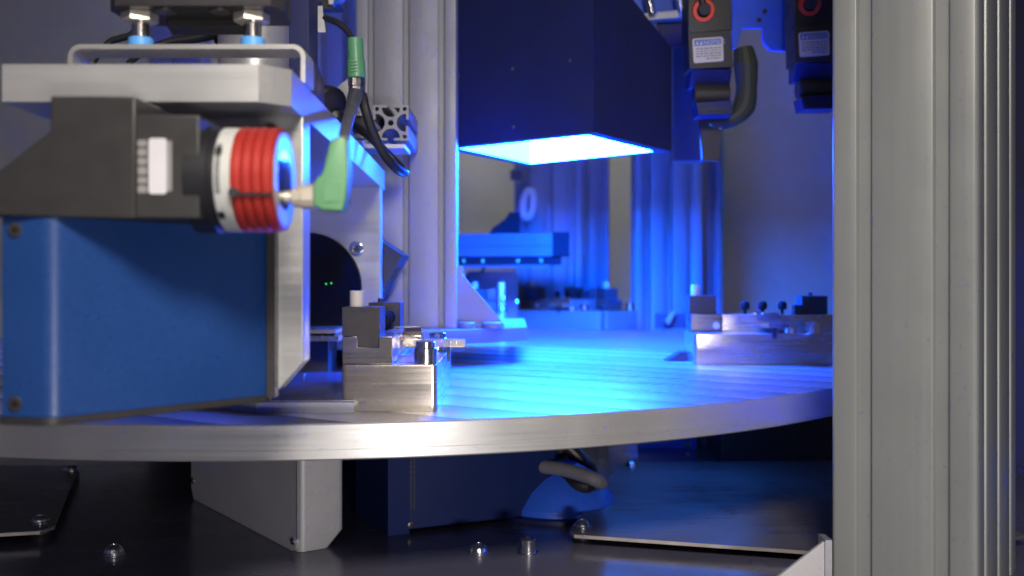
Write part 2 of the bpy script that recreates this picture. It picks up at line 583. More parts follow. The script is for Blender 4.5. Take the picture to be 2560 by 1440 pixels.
# ------------------------------------------------------------------ sensor station, front
t = thing('sensor_plate', 'thick horizontal aluminium plate with a clipped corner above the blue housing', 'mounting plate', (-160, 650, 154.8))
MB().prism([(-219.5, 430), (-109.2, 430), (-97.3, 442), (-111, 874), (-235, 874)], 'xy', 154.8, 171.2, .35).build('plate', M['alu_x'], t, True)
t = thing('support_plate', 'upright aluminium plate with a clipped lower corner hanging beside the blue housing', 'mounting plate', (-150, 470, 26))
MB().prism([(-200, 26.5), (PX(695, 469), 26.5), (-98.2, 39.7), (-98.2, 154.8), (-200, 154.8)], 'xz', 469, 486, .35).build('plate', M['alu_x'], t, True)

t = thing('bent_bracket', 'thin bent sheet metal bridge standing on top of the sensor plate', 'bracket', (-155, 480, 171))
zt, xl, xr, rr_ = 188.3, -208.6, -98.6, 5.0
path = [(xl, 171.3)] + arc(xl + rr_, zt - rr_, rr_, 180, 90, 7) + arc(xr - rr_, zt - rr_, rr_, 90, 0, 7) + [(xr, 171.3)]
MB().strip(path, 2.2, 'xz', 472, 492).build('sheet', M['bent'], t, True)

for px, lab in ((352, 'nickel pin in a sky blue sleeve near the bare end of the bent bridge'), (632, 'nickel pin in a sky blue sleeve in front of the round steel column')):
    Y = 482
    x = PX(px, Y)
    t = thing('guide_pin', lab, 'guide pin', (x, Y, 189.4), 0, 'pins with blue sleeves')
    MB().cyl((0, 0, 0), (0, 0, 1), 5.8, 5.2, 32, .5).build('sleeve', M['bluesleeve'], t)
    MB().cyl((0, 0, 5.2), (0, 0, 1), 4.2, 9, 32, .2).build('pin', M['nickel'], t)
    MB().cyl((-.5, 0, 12.6), (0, 0, 1), 8.6, 4.4, 6, .3, .62).build('hex_head', M['nut'], t)

t = thing('overhead_plate', 'dark plate overhead held by the two blue sleeved pins', 'mounting plate', (-150, 485, 206))
MB().prism([(-192, 478), (-186, 468), (-113, 468), (-108, 478), (-112, 506), (-190, 506)], 'xy', 206.4, 226, .5).build('plate', M['burnish'], t, True)
MB().prism([(-170, 492), (-130, 492), (-128, 508), (-172, 508)], 'xy', 202.4, 206.4, .4).build('spacer', M['black'], t, True)
for x in (-165, -139):
    MB().cyl((x, 476, 205.2), (0, 0, 1), 5, 1.4, 32, .2).build('washer', M['steel_dk'], t, True)

o = MB().cyl((0, 0, 0), (0, 0, 1), 21.5, 300, 64, .4).build('steel_column', M['alu'])
o.location = Vector((PX(634, 622), 622, 171.2)) * MM
tag(o, 'round bare steel column rising from the sensor plate', 'column')
o = MB().prism([(-146, 171.4), (-126.5, 171.4), (-126.5, 210), (-131, 222), (-131, 320), (-146, 320)], 'xz', 0, 30, .5).build('navy_block', M['navy'])
o.location = Vector((0, 645, 0)) * MM
tag(o, 'tall navy block behind the bright leg of the bent bridge', 'block')

# blue housing
t = thing('blue_housing', 'blue painted housing with two dark screws on a black gasket', 'housing', (-150, 430, 23))
plan = [(-200.5, 393)] + [(-183.4, 389.6)]
# rounded front edge between the short face and the long receding face
e = Vector((-179, 388.6)); d1 = Vector((-21.5, 4.4)).normalized(); d2 = Vector((65, 76.4)).normalized()
pa, pb = e + d1 * 5.0, e + d2 * 5.0
bez = [((1 - s) ** 2) * pa + 2 * s * (1 - s) * e + s * s * pb for s in [i / 7 for i in range(8)]]
plan = [(-200.5, 393.0)] + [tuple(p) for p in bez] + [(-113.6, 464.5), (-113.6, 468.5), (-200.5, 468.5)]
MB().prism(plan, 'xy', 24.6, 103.5, .5).build('shell', M['bluepaint'], t, True)
c = Vector((-160, 440))
plan2 = [tuple(c + (Vector(p) - c) * 1.018 + Vector((0, .25))) for p in plan]
plan2 = [(x, min(y, 468.6)) for x, y in plan2]
MB().prism(plan2, 'xy', 21.6, 24.6, .4).build('gasket', M['black'], t, True)
MB().box(-113.5, -109.5, 462, 468.8, 24, 150, .4).build('edge_strip', M['burnish'], t, True)
for py in (575, 1010):
    p = P(38, py, 391.5)
    s = MB().cyl((p.x, 393.2, p.z), (0, -1, 0), 3.1, 2.2, 24, .5).build('screw', M['burnish'], t, True)
    MB().cyl((p.x, 391.2, p.z), (0, -1, 0), 1.5, .35, 6, .05).build('socket', M['blackplastic'], s, True)

# black inspection camera with red lens clamp
t = thing('inspection_camera', 'matt black machine vision camera with white ring and red ribbed lens', 'camera', (-150, 410, 102))


def XZ(pts, Y):
    return [(PX(a, Y), PZ(b, Y)) for a, b in pts]


MB().prism(XZ([(-60, 470), (8, 418), (125, 328), (125, 240), (338, 240), (338, 546), (-60, 538)], 388), 'xz', 388, 436, .8).build('rear_body', M['black'], t, True)
MB().prism(XZ([(338, 288), (345, 284), (498, 288), (498, 545), (338, 545)], 386), 'xz', 386, 432, .8).build('front_body', M['black'], t, True)
ZL = PZ(450, 405) ; YL = 406.0
MB().lathe((-127, YL, ZL), (1, 0, 0), [(0, 18), (.1, 21.5), (9, 21.5), (9.4, 20.5), (13, 20.5)], 64).build('lens_barrel', M['blackplastic'], t, True)
MB().lathe((-115.6, YL, ZL), (1, 0, 0), [(0, 20.4), (.5, 21.0), (6.2, 21.0), (6.7, 20.4)], 64).build('scale_ring', M['white'], t, True)
# print band on the ring: short bars round the near side
mbp = MB()
for a, wd in [(-35 + i * 5.2, 2.4 + 1.2 * ((i * 7) % 3) / 2) for i in range(11)]:
    ca, sa = math.cos(R(a)), math.sin(R(a))
    mx = Matrix.Translation((-113.6, YL - 21.05 * ca, ZL - 21.05 * sa)) @ Matrix.Rotation(R(a), 4, 'X')
    q = MB().box(-.9, .9, -.04, .04, -wd / 3, wd / 3, 0)
    q.xform(mx)
    me_ = bpy.data.meshes.new('tmp'); q.bm.to_mesh(me_); mbp.bm.from_mesh(me_); q.bm.free(); bpy.data.meshes.remove(me_)
mbp.build('ring_print', M['print'], t, True)
for a in (27, -46):
    ca, sa = math.cos(R(a)), math.sin(R(a))
    q = MB().box(-1.3, 1.3, -.06, .06, -1.9, 1.9, 0)
    q.xform(Matrix.Translation((-113.6, YL - 21.06 * ca, ZL + 21.06 * sa)) @ Matrix.Rotation(R(-a), 4, 'X'))
    q.build('ring_mark', M['blackplastic'], t, True)
pr = [(0, 19.8), (.1, 20.8)]
for k in range(4):
    x0 = .4 + k * 3.9
    pr += [(x0 + .3, 20.8), (x0 + .9, 21.15), (x0 + 2.6, 21.15), (x0 + 3.2, 20.8), (x0 + 3.55, 20.1)]
pr += [(16.4, 20.6), (16.6, 20.0), (16.6, 15.2), (16.2, 14.6)]
MB().lathe((-109, YL, ZL), (1, 0, 0), pr, 72).build('lens_clamp', M['red'], t, True)
MB().lathe((-93.2, YL, ZL), (1, 0, 0), [(0, 19.4), (.9, 19.3), (1.3, 18.6), (.9, 12.5)], 64).build('front_ring', M['alu'], t, True)
MB().lathe((-92.9, YL, ZL), (1, 0, 0), [(0, 12.4), (.7, 12.2)], 48).build('lens_glass', M['blackgloss'], t, True)
a = R(-20)
cl = MB().box(-108.6, -92.5, YL - 21.0, YL - 16, ZL - 7.9, ZL - 6.7, .2)
cl.build('clamp_gap', M['blackplastic'], t, True)
MB().cyl((-107.2, YL - 19.5, ZL - 6.8), (0, -1, 0), 2.0, 2.4, 20, .3).build('clamp_screw', M['burnish'], t, True)
# label on the body
x0, z0 = PX(372, 386), PZ(485, 386)
MB().prism(rrect(x0, x0 + 7.0, z0, z0 + 21.5, 1.2), 'xz', 385.75, 386.2).build('label', M['whitelabel'], t, True)
MB().prism(rrect(x0 + 7.2, x0 + 8.9, z0 + 1, z0 + 20.5, .6), 'xz', 385.8, 386.2).build('label_edge', M['printlt'], t, True)
mbp = MB()
zz = z0 + .4
for k in range(6):
    h = (2.9, 2.6, 3.1, 2.7, 2.8, 2.6)[k]
    mbp.prism(rrect(x0 - 4.2, x0 - .7, zz, zz + h, .6, 2), 'xz', 385.8, 386.2)
    mbp.prism(rrect(x0 - 3.2, x0 - 1.6, zz + .9, zz + h - .9, .2, 2), 'xz', 385.7, 386.2)
    zz += h + .75
mbp.build('label_characters', M['printlt'], t, True)

# near cable with angled plug
t = thing('angled_cable_plug', 'pale green angled plug with nickel nut screwed to the red lens', 'cable plug', (-80, 405, 112))
Yp = 407.0
zc = PZ(493, Yp)
MB().lathe((-92.2, Yp, zc), (1, 0, 0), [(0, 2.6), (4, 2.6)], 24).build('stud', M['nut'], t, True)
MB().lathe((-89.6, Yp, zc), (1, 0, 0), [(0, 3.4), (.6, 4.4), (3.6, 4.4), (4, 4.0), (4.4, 5.4), (9.2, 5.4), (9.8, 4.6)], 12).build('union_nut', M['nut'], t, True)
MB().prism(XZ([(789, 462), (800, 446), (812, 436), (832, 352), (846, 344), (866, 347), (873, 362), (876, 432), (869, 500), (861, 531), (812, 528), (789, 517)], Yp),
           'xz', Yp - 6, Yp + 6, 2.6, 3).build('plug_body', M['greenlt'], t, True)
for k in range(3):
    p = P(846 + k * 3, 420 - k * 22, Yp - 6.2)
MB().prism(XZ([(806, 470), (820, 452), (856, 452), (856, 505), (808, 505)], Yp - 6.3), 'xz', Yp - 6.4, Yp - 5.6, .3).build('grip', M['greenlt'], t, True)

# far M12 plug and the cables
t = thing('straight_cable_plug', 'dark green straight plug with nickel nut in front of the slotted column', 'cable plug', (-109, 700, 205))
Yq = 700.0
xq = PX(889, Yq)
MB().lathe((xq - .4, Yq, PZ(96, Yq)), (.04, 0, -1), [(0, 5.0), (.5, 5.5), (8, 5.6), (15, 5.6), (15.4, 6.2), (27.4, 6.5), (28, 6.0)], 28).build('plug_body', M['green'], t, True)
mbp = MB()
for k in range(4):
    mbp.box(xq - 2.2, xq + 2.2, Yq - 7, Yq - 5.6, PZ(160, Yq) - k * 2.2, PZ(160, Yq) - k * 2.2 + .8, .2)
mbp.build('grip', M['green'], t, True)
MB().lathe((xq + .9, Yq, PZ(197, Yq)), (0, 0, -1), [(0, 5.2), (.4, 6.2), (5.2, 6.2), (5.6, 5.4), (6, 5.4), (6.3, 5.9), (9.4, 5.9), (9.8, 5.0)], 14).build('union_nut', M['nickel'], t, True)
MB().lathe((xq + .7, Yq, PZ(232, Yq)), (0, 0, -1), [(0, 5.9), (3.4, 6.1), (6, 5.4)], 28).build('collar', M['blackplastic'], t, True)

o = MB().tube([P(880, 97, 702), P(866, 75, 704), P(840, 55, 706), P(800, 44, 712), P(755, 42, 715), P(700, 44, 720)], 2.3).build('upper_cable', M['cabledk'])
tag(o, 'black cable arching from the dark green plug past the steel column', 'cable')
o = MB().tube([P(889, 238, 698), P(880, 268, 640), P(868, 310, 520), P(858, 352, 412)], [5.6, 4.2, 3.0, 2.5]).build('plug_lead', M['cable'])
tag(o, 'grey cable joining the dark green plug to the pale green plug', 'cable')
o = MB().tube([P(905, 236, 699), P(914, 275, 696), P(932, 330, 700), P(958, 382, 706), P(988, 418, 715), P(1010, 432, 728), P(1008, 424, 742), P(985, 402, 748),
               P(955, 372, 748), P(925, 342, 752), P(892, 318, 765), P(870, 300, 790)], 3.4).build('looped_cable', M['cabledk'])
tag(o, 'black cable looping down beside the cut profile end', 'cable')
t = thing('cable_tag', 'pale flag tag wrapped round the arching black cable', 'cable tag', P(796, 45, 712))
MB().prism(XZ([(779, 34), (807, 32), (814, 80), (786, 80)], 708), 'xz', 708.6, 709.2, .1).build('flag', M['shell'], t, True)
MB().prism(XZ([(786, 14), (806, 14), (808, 34), (784, 34)], 716), 'xz', 716, 716.6, .1).build('wrap', M['shell'], t, True)

# black cable loom behind the bent bridge
o = MB().tube([P(552, -160, 690), P(546, 20, 690), P(540, 60, 690), P(548, 92, 690), P(562, 125, 690)], 4.5).build('drop_cable', M['cabledk'])
tag(o, 'black cable hanging down beside the steel column', 'cable')
o = MB().tube([P(538, 82, 686), P(480, 96, 684), P(420, 105, 682), P(360, 130, 680), P(320, 160, 680)], [4.6, 3.6, 2.6, 2.2, 2.2]).build('ribbed_hose', M['cabledk'])
tag(o, 'thin dark hose slanting behind the bent bridge between the blue sleeves', 'hose')
o = MB().tube([P(395, -160, 600), P(372, 20, 600), P(334, 82, 600), P(300, 96, 600), P(274, 106, 600), P(235, 150, 600), P(220, 190, 600)], 2.1).build('thin_cable', M['cabledk'])
tag(o, 'short black cable sloping behind the bare end of the bent bridge', 'cable')

# connector cluster at the top
t = thing('connector_block', 'dark connector block with leads coloured as blue lit at the top of the column', 'connector', P(800, 8, 760))
MB().box(PX(745, 760), PX(850, 760), 755, 785, PZ(10, 760), PZ(-30, 760), 1).build('block', M['blackplastic'], t, True)
MB().box(PX(806, 752), PX(832, 752), 750, 760, PZ(24, 752), PZ(8, 752), .5).build('latch', M['blackplastic'], t, True)
MB().box(PX(824, 750), PX(836, 750), 746, 754, PZ(14, 750), PZ(-4, 750), .4).build('clip', M['shell'], t, True)
MB().tube([P(752, 3, 748), P(770, 8, 746), P(790, -6, 746)], 1.6).build('lead', M['bluelight_paint'], t, True)  # blue light on both leads is put into their colour
MB().tube([P(836, 8, 748), P(850, 4, 746), P(864, -6, 746)], 1.8).build('lead', M['bluelight_paint'], t, True)

# cut profile end
t = thing('profile_arm', 'short horizontal aluminium extrusion with its cut end facing out', 'extrusion', (PX(977, 815), 815, PZ(307, 815)))


def end_loops(s):
    h = s / 2
    loops = []
    # outline with open T-slots whose chambers are round
    out = []
    for k in range(4):
        rot = Matrix.Rotation(R(90 * k), 2)
        seg = [(-h + 1.2, -h)]
        seg += [(-2.6, -h), (-2.6, -h + 2.0), (-7.2, -h + 2.2)]
        seg += [(x * 7.4, -h + 2.6 + y * 7.2) for x, y in [(math.cos(R(a)), math.sin(R(a))) for a in range(180, -1, -20)]]
        seg += [(7.2, -h + 2.2), (2.6, -h + 2.0), (2.6, -h), (h - 1.2, -h), (h - .35, -h + .35)]
        out += [tuple(rot @ Vector(p)) for p in seg]
    loops.append(out)
    loops.append([(2.4 * math.cos(R(a)), 2.4 * math.sin(R(a))) for a in range(0, 360, 24)])
    for sx in (-1, 1):
        for sy in (-1, 1):
            loops.append([(sx * (h - 3.2) + 1.7 * math.cos(R(a)), sy * (h - 3.2) + 1.7 * math.sin(R(a))) for a in range(0, 360, 40)])
    return loops


MB().holed(end_loops(29), 'xz', 0, 80).build('extrusion', M['alu_v'], t)
t = thing('clamp_knob', 'ribbed black clamping knob beside the dark green plug', 'knob', P(835, 255, 770))
MB().lathe((-3, 0, 0), (.55, -.8, -.25), [(-12, 10), (-11, 12), (-2, 12.5), (4, 12), (5.5, 10), (6, 4)], 18).build('grip', M['blackplastic'], t)
MB().lathe((3, -6, -14), (.4, -.85, -.3), [(-8, 8), (0, 8), (4, 7), (6, 3)], 16).build('collar', M['blackplastic'], t)
o = MB().prism(XZ([(802, 248), (830, 226), (878, 190), (884, 196), (884, 262), (846, 262)], 800), 'xz', 800, 804, .3).build('sheet_flap', M['alu'])
tag(o, 'small grey triangular sheet flap behind the clamping knob', 'sheet bracket')
t = thing('small_valve', 'cluster of small metal fittings between knob and cut profile end', 'fitting', P(905, 300, 790))
MB().box(PX(880, 790), PX(915, 790), 785, 800, PZ(330, 790), PZ(268, 790), 1).build('body', M['burnish'], t, True)
MB().box(PX(893, 782), PX(905, 782), 780, 786, PZ(290, 782), PZ(262, 782), .6).build('port', M['chrome'], t, True)
MB().box(PX(872, 780), PX(908, 780), 776, 786, PZ(360, 780), PZ(352, 780), .4).build('nameplate', M['alu'], t, True)
MB().box(PX(878, 780), PX(942, 780), 778, 790, PZ(346, 780), PZ(338, 780), .4).build('foot', M['alu'], t, True)
MB().box(PX(880, 776), PX(1008, 776), 786, 830, PZ(372, 790), PZ(362, 790), .4).build('rail', M['alu'], t, True)

# scanner plate at the far end of the sensor plate
t = thing('scanner_plate', 'upright pale plate with a round black glass window', 'scanner', (-160, 842, 20))
MB().box(-240, PX(950, 840), 840, 856, 18, 154.6, .5).build('plate', M['alu_x'], t, True)
MB().lathe((PX(768, 840), 840, PZ(718, 840)), (0, -1, 0), [(0, 46), (1.6, 46), (2.0, 45.5)], 72).build('bezel', M['blackplastic'], t, True)
MB().lathe((PX(768, 840), 838.0, PZ(718, 840)), (0, -1, 0), [(0, 45.2), (.35, 45.0)], 72).build('window', M['blackgloss'], t, True)
for px, py in ((815, 710), (828, 708)):
    p = P(px, py, 837)
    MB().lathe((p.x, 837.75, p.z), (0, -1, 0), [(0, .65), (.4, .6), (.6, .3)], 12).build('reflection_dot', M['greenreflect'], t, True)  # reflections of green LEDs, added as glowing dots
p = P(890, 622, 838)
s = MB().lathe((p.x, 840, p.z), (0, -1, 0), [(0, 6.4), (.3, 6.4), (.3, 5.6), (1.8, 5.4), (2.2, 4.9), (2.2, 3.0), (.8, 2.8)], 32).build('screw', M['chrome'], t, True)
MB().cyl((p.x, 839.0, p.z), (0, -1, 0), 2.7, .4, 6, .1).build('socket', M['burnish'], s, True)
words('letter', 'K', 6.2, (0, 0, 0), (1, 0, 0), (0, 0, 1), M['print'], t)
lp = P(868, 512, 839.9)
bpy.data.objects['letter'].location = (Vector((lp.x, 839.85, lp.z)) - Vector((-160, 842, 20))) * MM

t = thing('tilted_sensor', 'flat grey sensor tilted on its corner behind the scanner plate', 'sensor', P(985, 680, 858))
Yt = 858
MB().prism(XZ([(880, 690), (950, 602), (1006, 637), (952, 738)], Yt), 'xz', Yt, Yt + 14, 0, back=XZ([(880, 700), (945, 590), (1024, 641), (955, 757)], Yt + 14)).build('body', M['burnish'], t, True)
MB().prism(XZ([(992, 672), (1004, 664), (985, 700), (975, 712)], Yt + 4), 'xz', Yt + 5.2, Yt + 6.0).build('slot', M['blackplastic'], t, True)

t = thing('slide_rail', 'pair of short bright rails under the black scanner window', 'rail', P(810, 840, 790))
MB().box(PX(690, 770), PX(838, 770), 770, 850, PZ(834, 770), PZ(824, 770), .4).build('upper_rail', M['steel'], t, True)
MB().box(PX(690, 760), PX(846, 760), 760, 850, PZ(853, 760), PZ(841, 760), .5).build('lower_rail', M['chrome'], t, True)
MB().box(PX(690, 775), PX(836, 775), 775, 850, PZ(841, 770), PZ(834, 770), 0).build('carriage', M['blackplastic'], t, True)
MB().box(PX(690, 800), PX(820, 800), 800, 840, 0.2, PZ(853, 780), .3).build('foot', M['burnish'], t, True)

# dark low plate on the table beside the near fixture
t = thing('station_plate', 'thin dark plate with a pale front edge lying on the table by the steel fixture', 'plate', (-150, 600, 0))
MB().prism([(PX(640, 583), 583), (-92, 583), (-92, 760), (-240, 760), (-240, 640)], 'xy', .05, 6.2, .3).build('plate', M['alu_v'], t, True)
MB().prism([(PX(652, 583), 585), (-93, 585), (-93, 759), (-239, 759), (-239, 641)], 'xy', 6.2, 7.2, .2).build('cover', M['base'], t, True)
MB().cyl((PX(760, 720), 720, 7.2), (0, 0, 1), 1.2, 2.4, 16, .3).build('stud', M['chrome'], t, True)


# ------------------------------------------------------------------ workpiece fixtures
def socket_screw(parent, x, y, z, r=6.8, h=9.6, cap=True):
    s = MB().lathe((x, y, z), (0, 0, 1), [(0, r + .3), (.5, r + .3), (.6, r), (h - .7, r), (h, r - .7), (h + .02, r * .62), (h - 2, r * .6), (h - 2, 0)], 40).build('socket_screw', M['chrome'], parent)
    if cap:
        MB().lathe((x, y, z + h - .5), (0, 0, 1), [(0, r * .70), (0, r * .86), (3.6, r * .86), (4, r * .8), (4, r * .5), (2, r * .48), (2, 0)], 32).build('collar', M['chrome'], s)
    return s


def make_fixture(label, loc, rot, variant, far=False):
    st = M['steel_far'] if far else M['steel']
    t = thing('steel_fixture', label, 'workpiece fixture', loc, rot, 'steel fixtures on the rotary table')
    MB().prism(rrect(-28, 28, 0, 138, 3.0, 6), 'xy', 0, 27.7, .5).build('base_block', st, t)
    # carrier with a notch for the jaw tongue
    MB().prism([(-28, 28.0), (1.5, 28.0), (1.5, 44.2), (-6.4, 44.2), (-6.4, 37.8), (-19, 37.8), (-19, 44.2), (-28, 44.2)], 'xz', 2.5, 30, .35).build('carrier', M['steel_dk'], t)
    MB().prism(rrect(-28, 1.5, 30.0, 136, 2.0, 3), 'xy', 28.0, 44.0, .3).build('carrier_rear', st, t)
    j = MB().prism([(-28, 44.5), (-19.2, 44.5), (-18.6, 38.0), (-6.8, 38.0), (-6.2, 44.5), (-5.8, 44.5), (-5.8, 61.6), (-28, 61.6)], 'xz', 1.6, 27, .3).build('front_jaw', M['burnish'], t)
    MB().prism([(-27.6, 44.2), (-5.6, 44.2), (-5.6, 61.4), (-27.6, 61.4)], 'xz', 107, 131, .3).build('rear_jaw', M['burnish'], t)
    MB().cyl((-20.4, 10, 61.4), (0, 0, 1), 4.4, 9.8, 32, .3).build('locating_pin', M['pin'], t)
    MB().cyl((-20.4, 119, 61.2), (0, 0, 1), 2.2, 3, 20, .3).build('rear_pin', M['burnish'], t)
    # clamp finger
    MB().box(-2, 41.5, 64, 82, 33.6, 38.2, .4).build('clamp_arm', M['nickel'], t)
    MB().prism([(62, 38.4), (84, 38.4), (84, 41), (80, 46.5), (66, 46.5), (62, 41)], 'yz', 1.7, 13, .3).build('clamp_heel', M['nickel'], t)
    MB().box(29.2, 31.2, 70, 74, 24, 33.6, .2).build('stop_pin', M['burnish'], t)
    MB().strip([(-4, 44.4), (-4, 47.0), (14.5, 47.0), (14.5, 38.4)], .8, 'xz', 60, 63).build('spring_clip', M['chrome'], t)
    for y in (55, 71.5, 90):
        MB().lathe((-11, y, 44.2), (0, 0, 1), [(0, 1.6), (4, 1.6), (4.4, 3.4), (6, 4.2), (9, 4.3), (11, 3.6), (12, 2.2), (12.2, 0)], 20).build('knob', M['matblack'], t)
    if variant == 'end':
        socket_screw(t, 20.6, 9.5, 27.8)
        socket_screw(t, 20.6, 104, 27.8)
    else:
        socket_screw(t, 20.6, 90, 27.8, 6.6, 6.5, False)
        socket_screw(t, 20.6, 110, 27.8, 7.0, 10.0, False)
        MB().lathe((1.4, 25.5, 34), (1, 0, 0), [(0, 3.2), (.7, 3.2), (.9, 2.9), (.9, 1.3), (.2, 1.2), (.2, 0)], 24).build('set_screw', M['white'], t)
        MB().box(-8, 1, 98, 106, 44.2, 53, .3).build('marked_block', M['blackplastic'], t)
        MB().prism([(-20, .1), (-.1, .1), (-.1, 8.6), (-6, 8.6)], 'yz', -26, -8, .2).build('toe', M['burnish'], t)
    return t


make_fixture('sharp steel fixture with a pale pin on its dark jaw, standing by the blue housing', (-72.2, 588, 0.05), 0, 'end')
make_fixture('long steel fixture seen from its side, half hidden by the thick front post', (164, 929, 0.05), -90, 'side')
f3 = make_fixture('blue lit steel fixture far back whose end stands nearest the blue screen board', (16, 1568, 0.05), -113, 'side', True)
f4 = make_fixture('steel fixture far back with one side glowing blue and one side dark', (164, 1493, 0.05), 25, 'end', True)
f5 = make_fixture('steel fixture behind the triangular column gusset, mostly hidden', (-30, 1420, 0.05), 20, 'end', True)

# ------------------------------------------------------------------ LED hood
Nc, Lc, Fc, Rc = Vector((68, 895)), Vector((-54, 990)), Vector((20, 1125)), Vector((144, 1013))
ZH = 80 + .1408 * 895


def inset(poly, d):
    c = sum(poly, Vector((0, 0))) / len(poly)
    return [c + (p - c) * (1 - d / (p - c).length) for p in poly]


quad = [Nc, Lc, Fc, Rc]
t = thing('light_hood', 'large dark hood with a glowing blue and white opening above the table', 'machine light', (44, 1005, ZH))
outer = inset(quad, -18)
inner = inset(quad, 0)
for i in range(4):
    j = (i + 1) % 4
    MB().prism([outer[i], outer[j], inner[j], inner[i]], 'xy', ZH, 311, 0).build('hood_panel', M['hood'], t, True)
l2 = inset(quad, 1.0)
l3 = inset(quad, 2.2)
for i in range(4):
    j = (i + 1) % 4
    MB().prism([l2[i], l2[j], l3[j], l3[i]], 'xy', ZH + .4, ZH + 62, 0).build('diffuser', (M['ledback'], M['ledliner2'], M['ledliner'], M['ledback'])[i], t, True)
MB().prism(inset(quad, 2.4), 'xy', ZH + 58, ZH + 61.5, 0).build('diffuser_top', M['ledtop'], t, True)
top = [Vector(p) for p in outer]
top[3] = top[3] + Vector((-52, -4)); top[2] = top[2] + Vector((-30, -10))
MB().prism(outer, 'xy', 311.0, 366, 0, back=top).build('hood_taper', M['hood'], t, True)
for px, py in ((1425, 152), (1283, 172), (1148, 190), (1284, 318)):      # small panel screws on the near faces
    a_, b_ = outer[0], outer[1]
    d_ = (b_ - a_); k_ = 0.0
    # walk along the face until it projects to the wanted column
    for q_ in range(200):
        p_ = a_ + d_ * (q_ / 200)
        if 1280 + F * p_.x / p_.y <= px:
            break
    n_ = Vector((d_.y, -d_.x)).normalized(); n_ = n_ if n_.y < 0 else -n_
    MB().cyl((p_.x, p_.y, PZ(py, p_.y)), (n_.x, n_.y, 0), 1.6, .8, 16, .3).build('panel_screw', M['steel_dk'], t, True)

o = MB().box(PX(1683, 1130), PX(1762, 1130), 1130, 1150, PZ(402, 1130), 420, .6).build('side_panel', M['panel'])
tag(o, 'grey enamel panel beside the dark hood', 'panel')

# bracket with studs right of the hood
t = thing('stud_bracket', 'bracket with a back sheet coloured as blue lit, two threaded studs and a pale ledge beside the hood', 'bracket', P(1660, 40, 1010))
Yb = 1010
MB().box(PX(1575, Yb + 22), PX(1735, Yb + 22), Yb + 22, Yb + 28, PZ(40, Yb + 22), 420, .4).build('back_sheet', M['bluelight_paint'], t, True)  # blue light put into the sheet colour
MB().prism(XZ([(1600, 34), (1735, 20), (1735, 44), (1608, 51)], Yb), 'xz', Yb, Yb + 20, .8).build('ledge', M['alu'], t, True)
MB().prism(XZ([(1640, 52), (1735, 46), (1735, 118), (1662, 118)], Yb + 14), 'xz', Yb + 14, Yb + 20, .4).build('apron', M['navy'], t, True)
MB().tube([P(1560, -8, Yb - 4), P(1605, 52, Yb - 4), P(1655, 120, Yb - 2)], 3.2, sub=2).build('strut', M['shell'], t, True)
for px in (1632, 1708):
    pr = [(0, 2.4)]
    k = 0.0
    while k < 24:
        pr += [(k + .2, 3.1), (k + 1.2, 4.3), (k + 2.2, 3.1)]
        k += 2.4
    MB().lathe(P(px, 38, Yb - 6), (-.25, 0, 1), pr + [(25, 2.4)], 20).build('stud', M['chrome'], t, True)

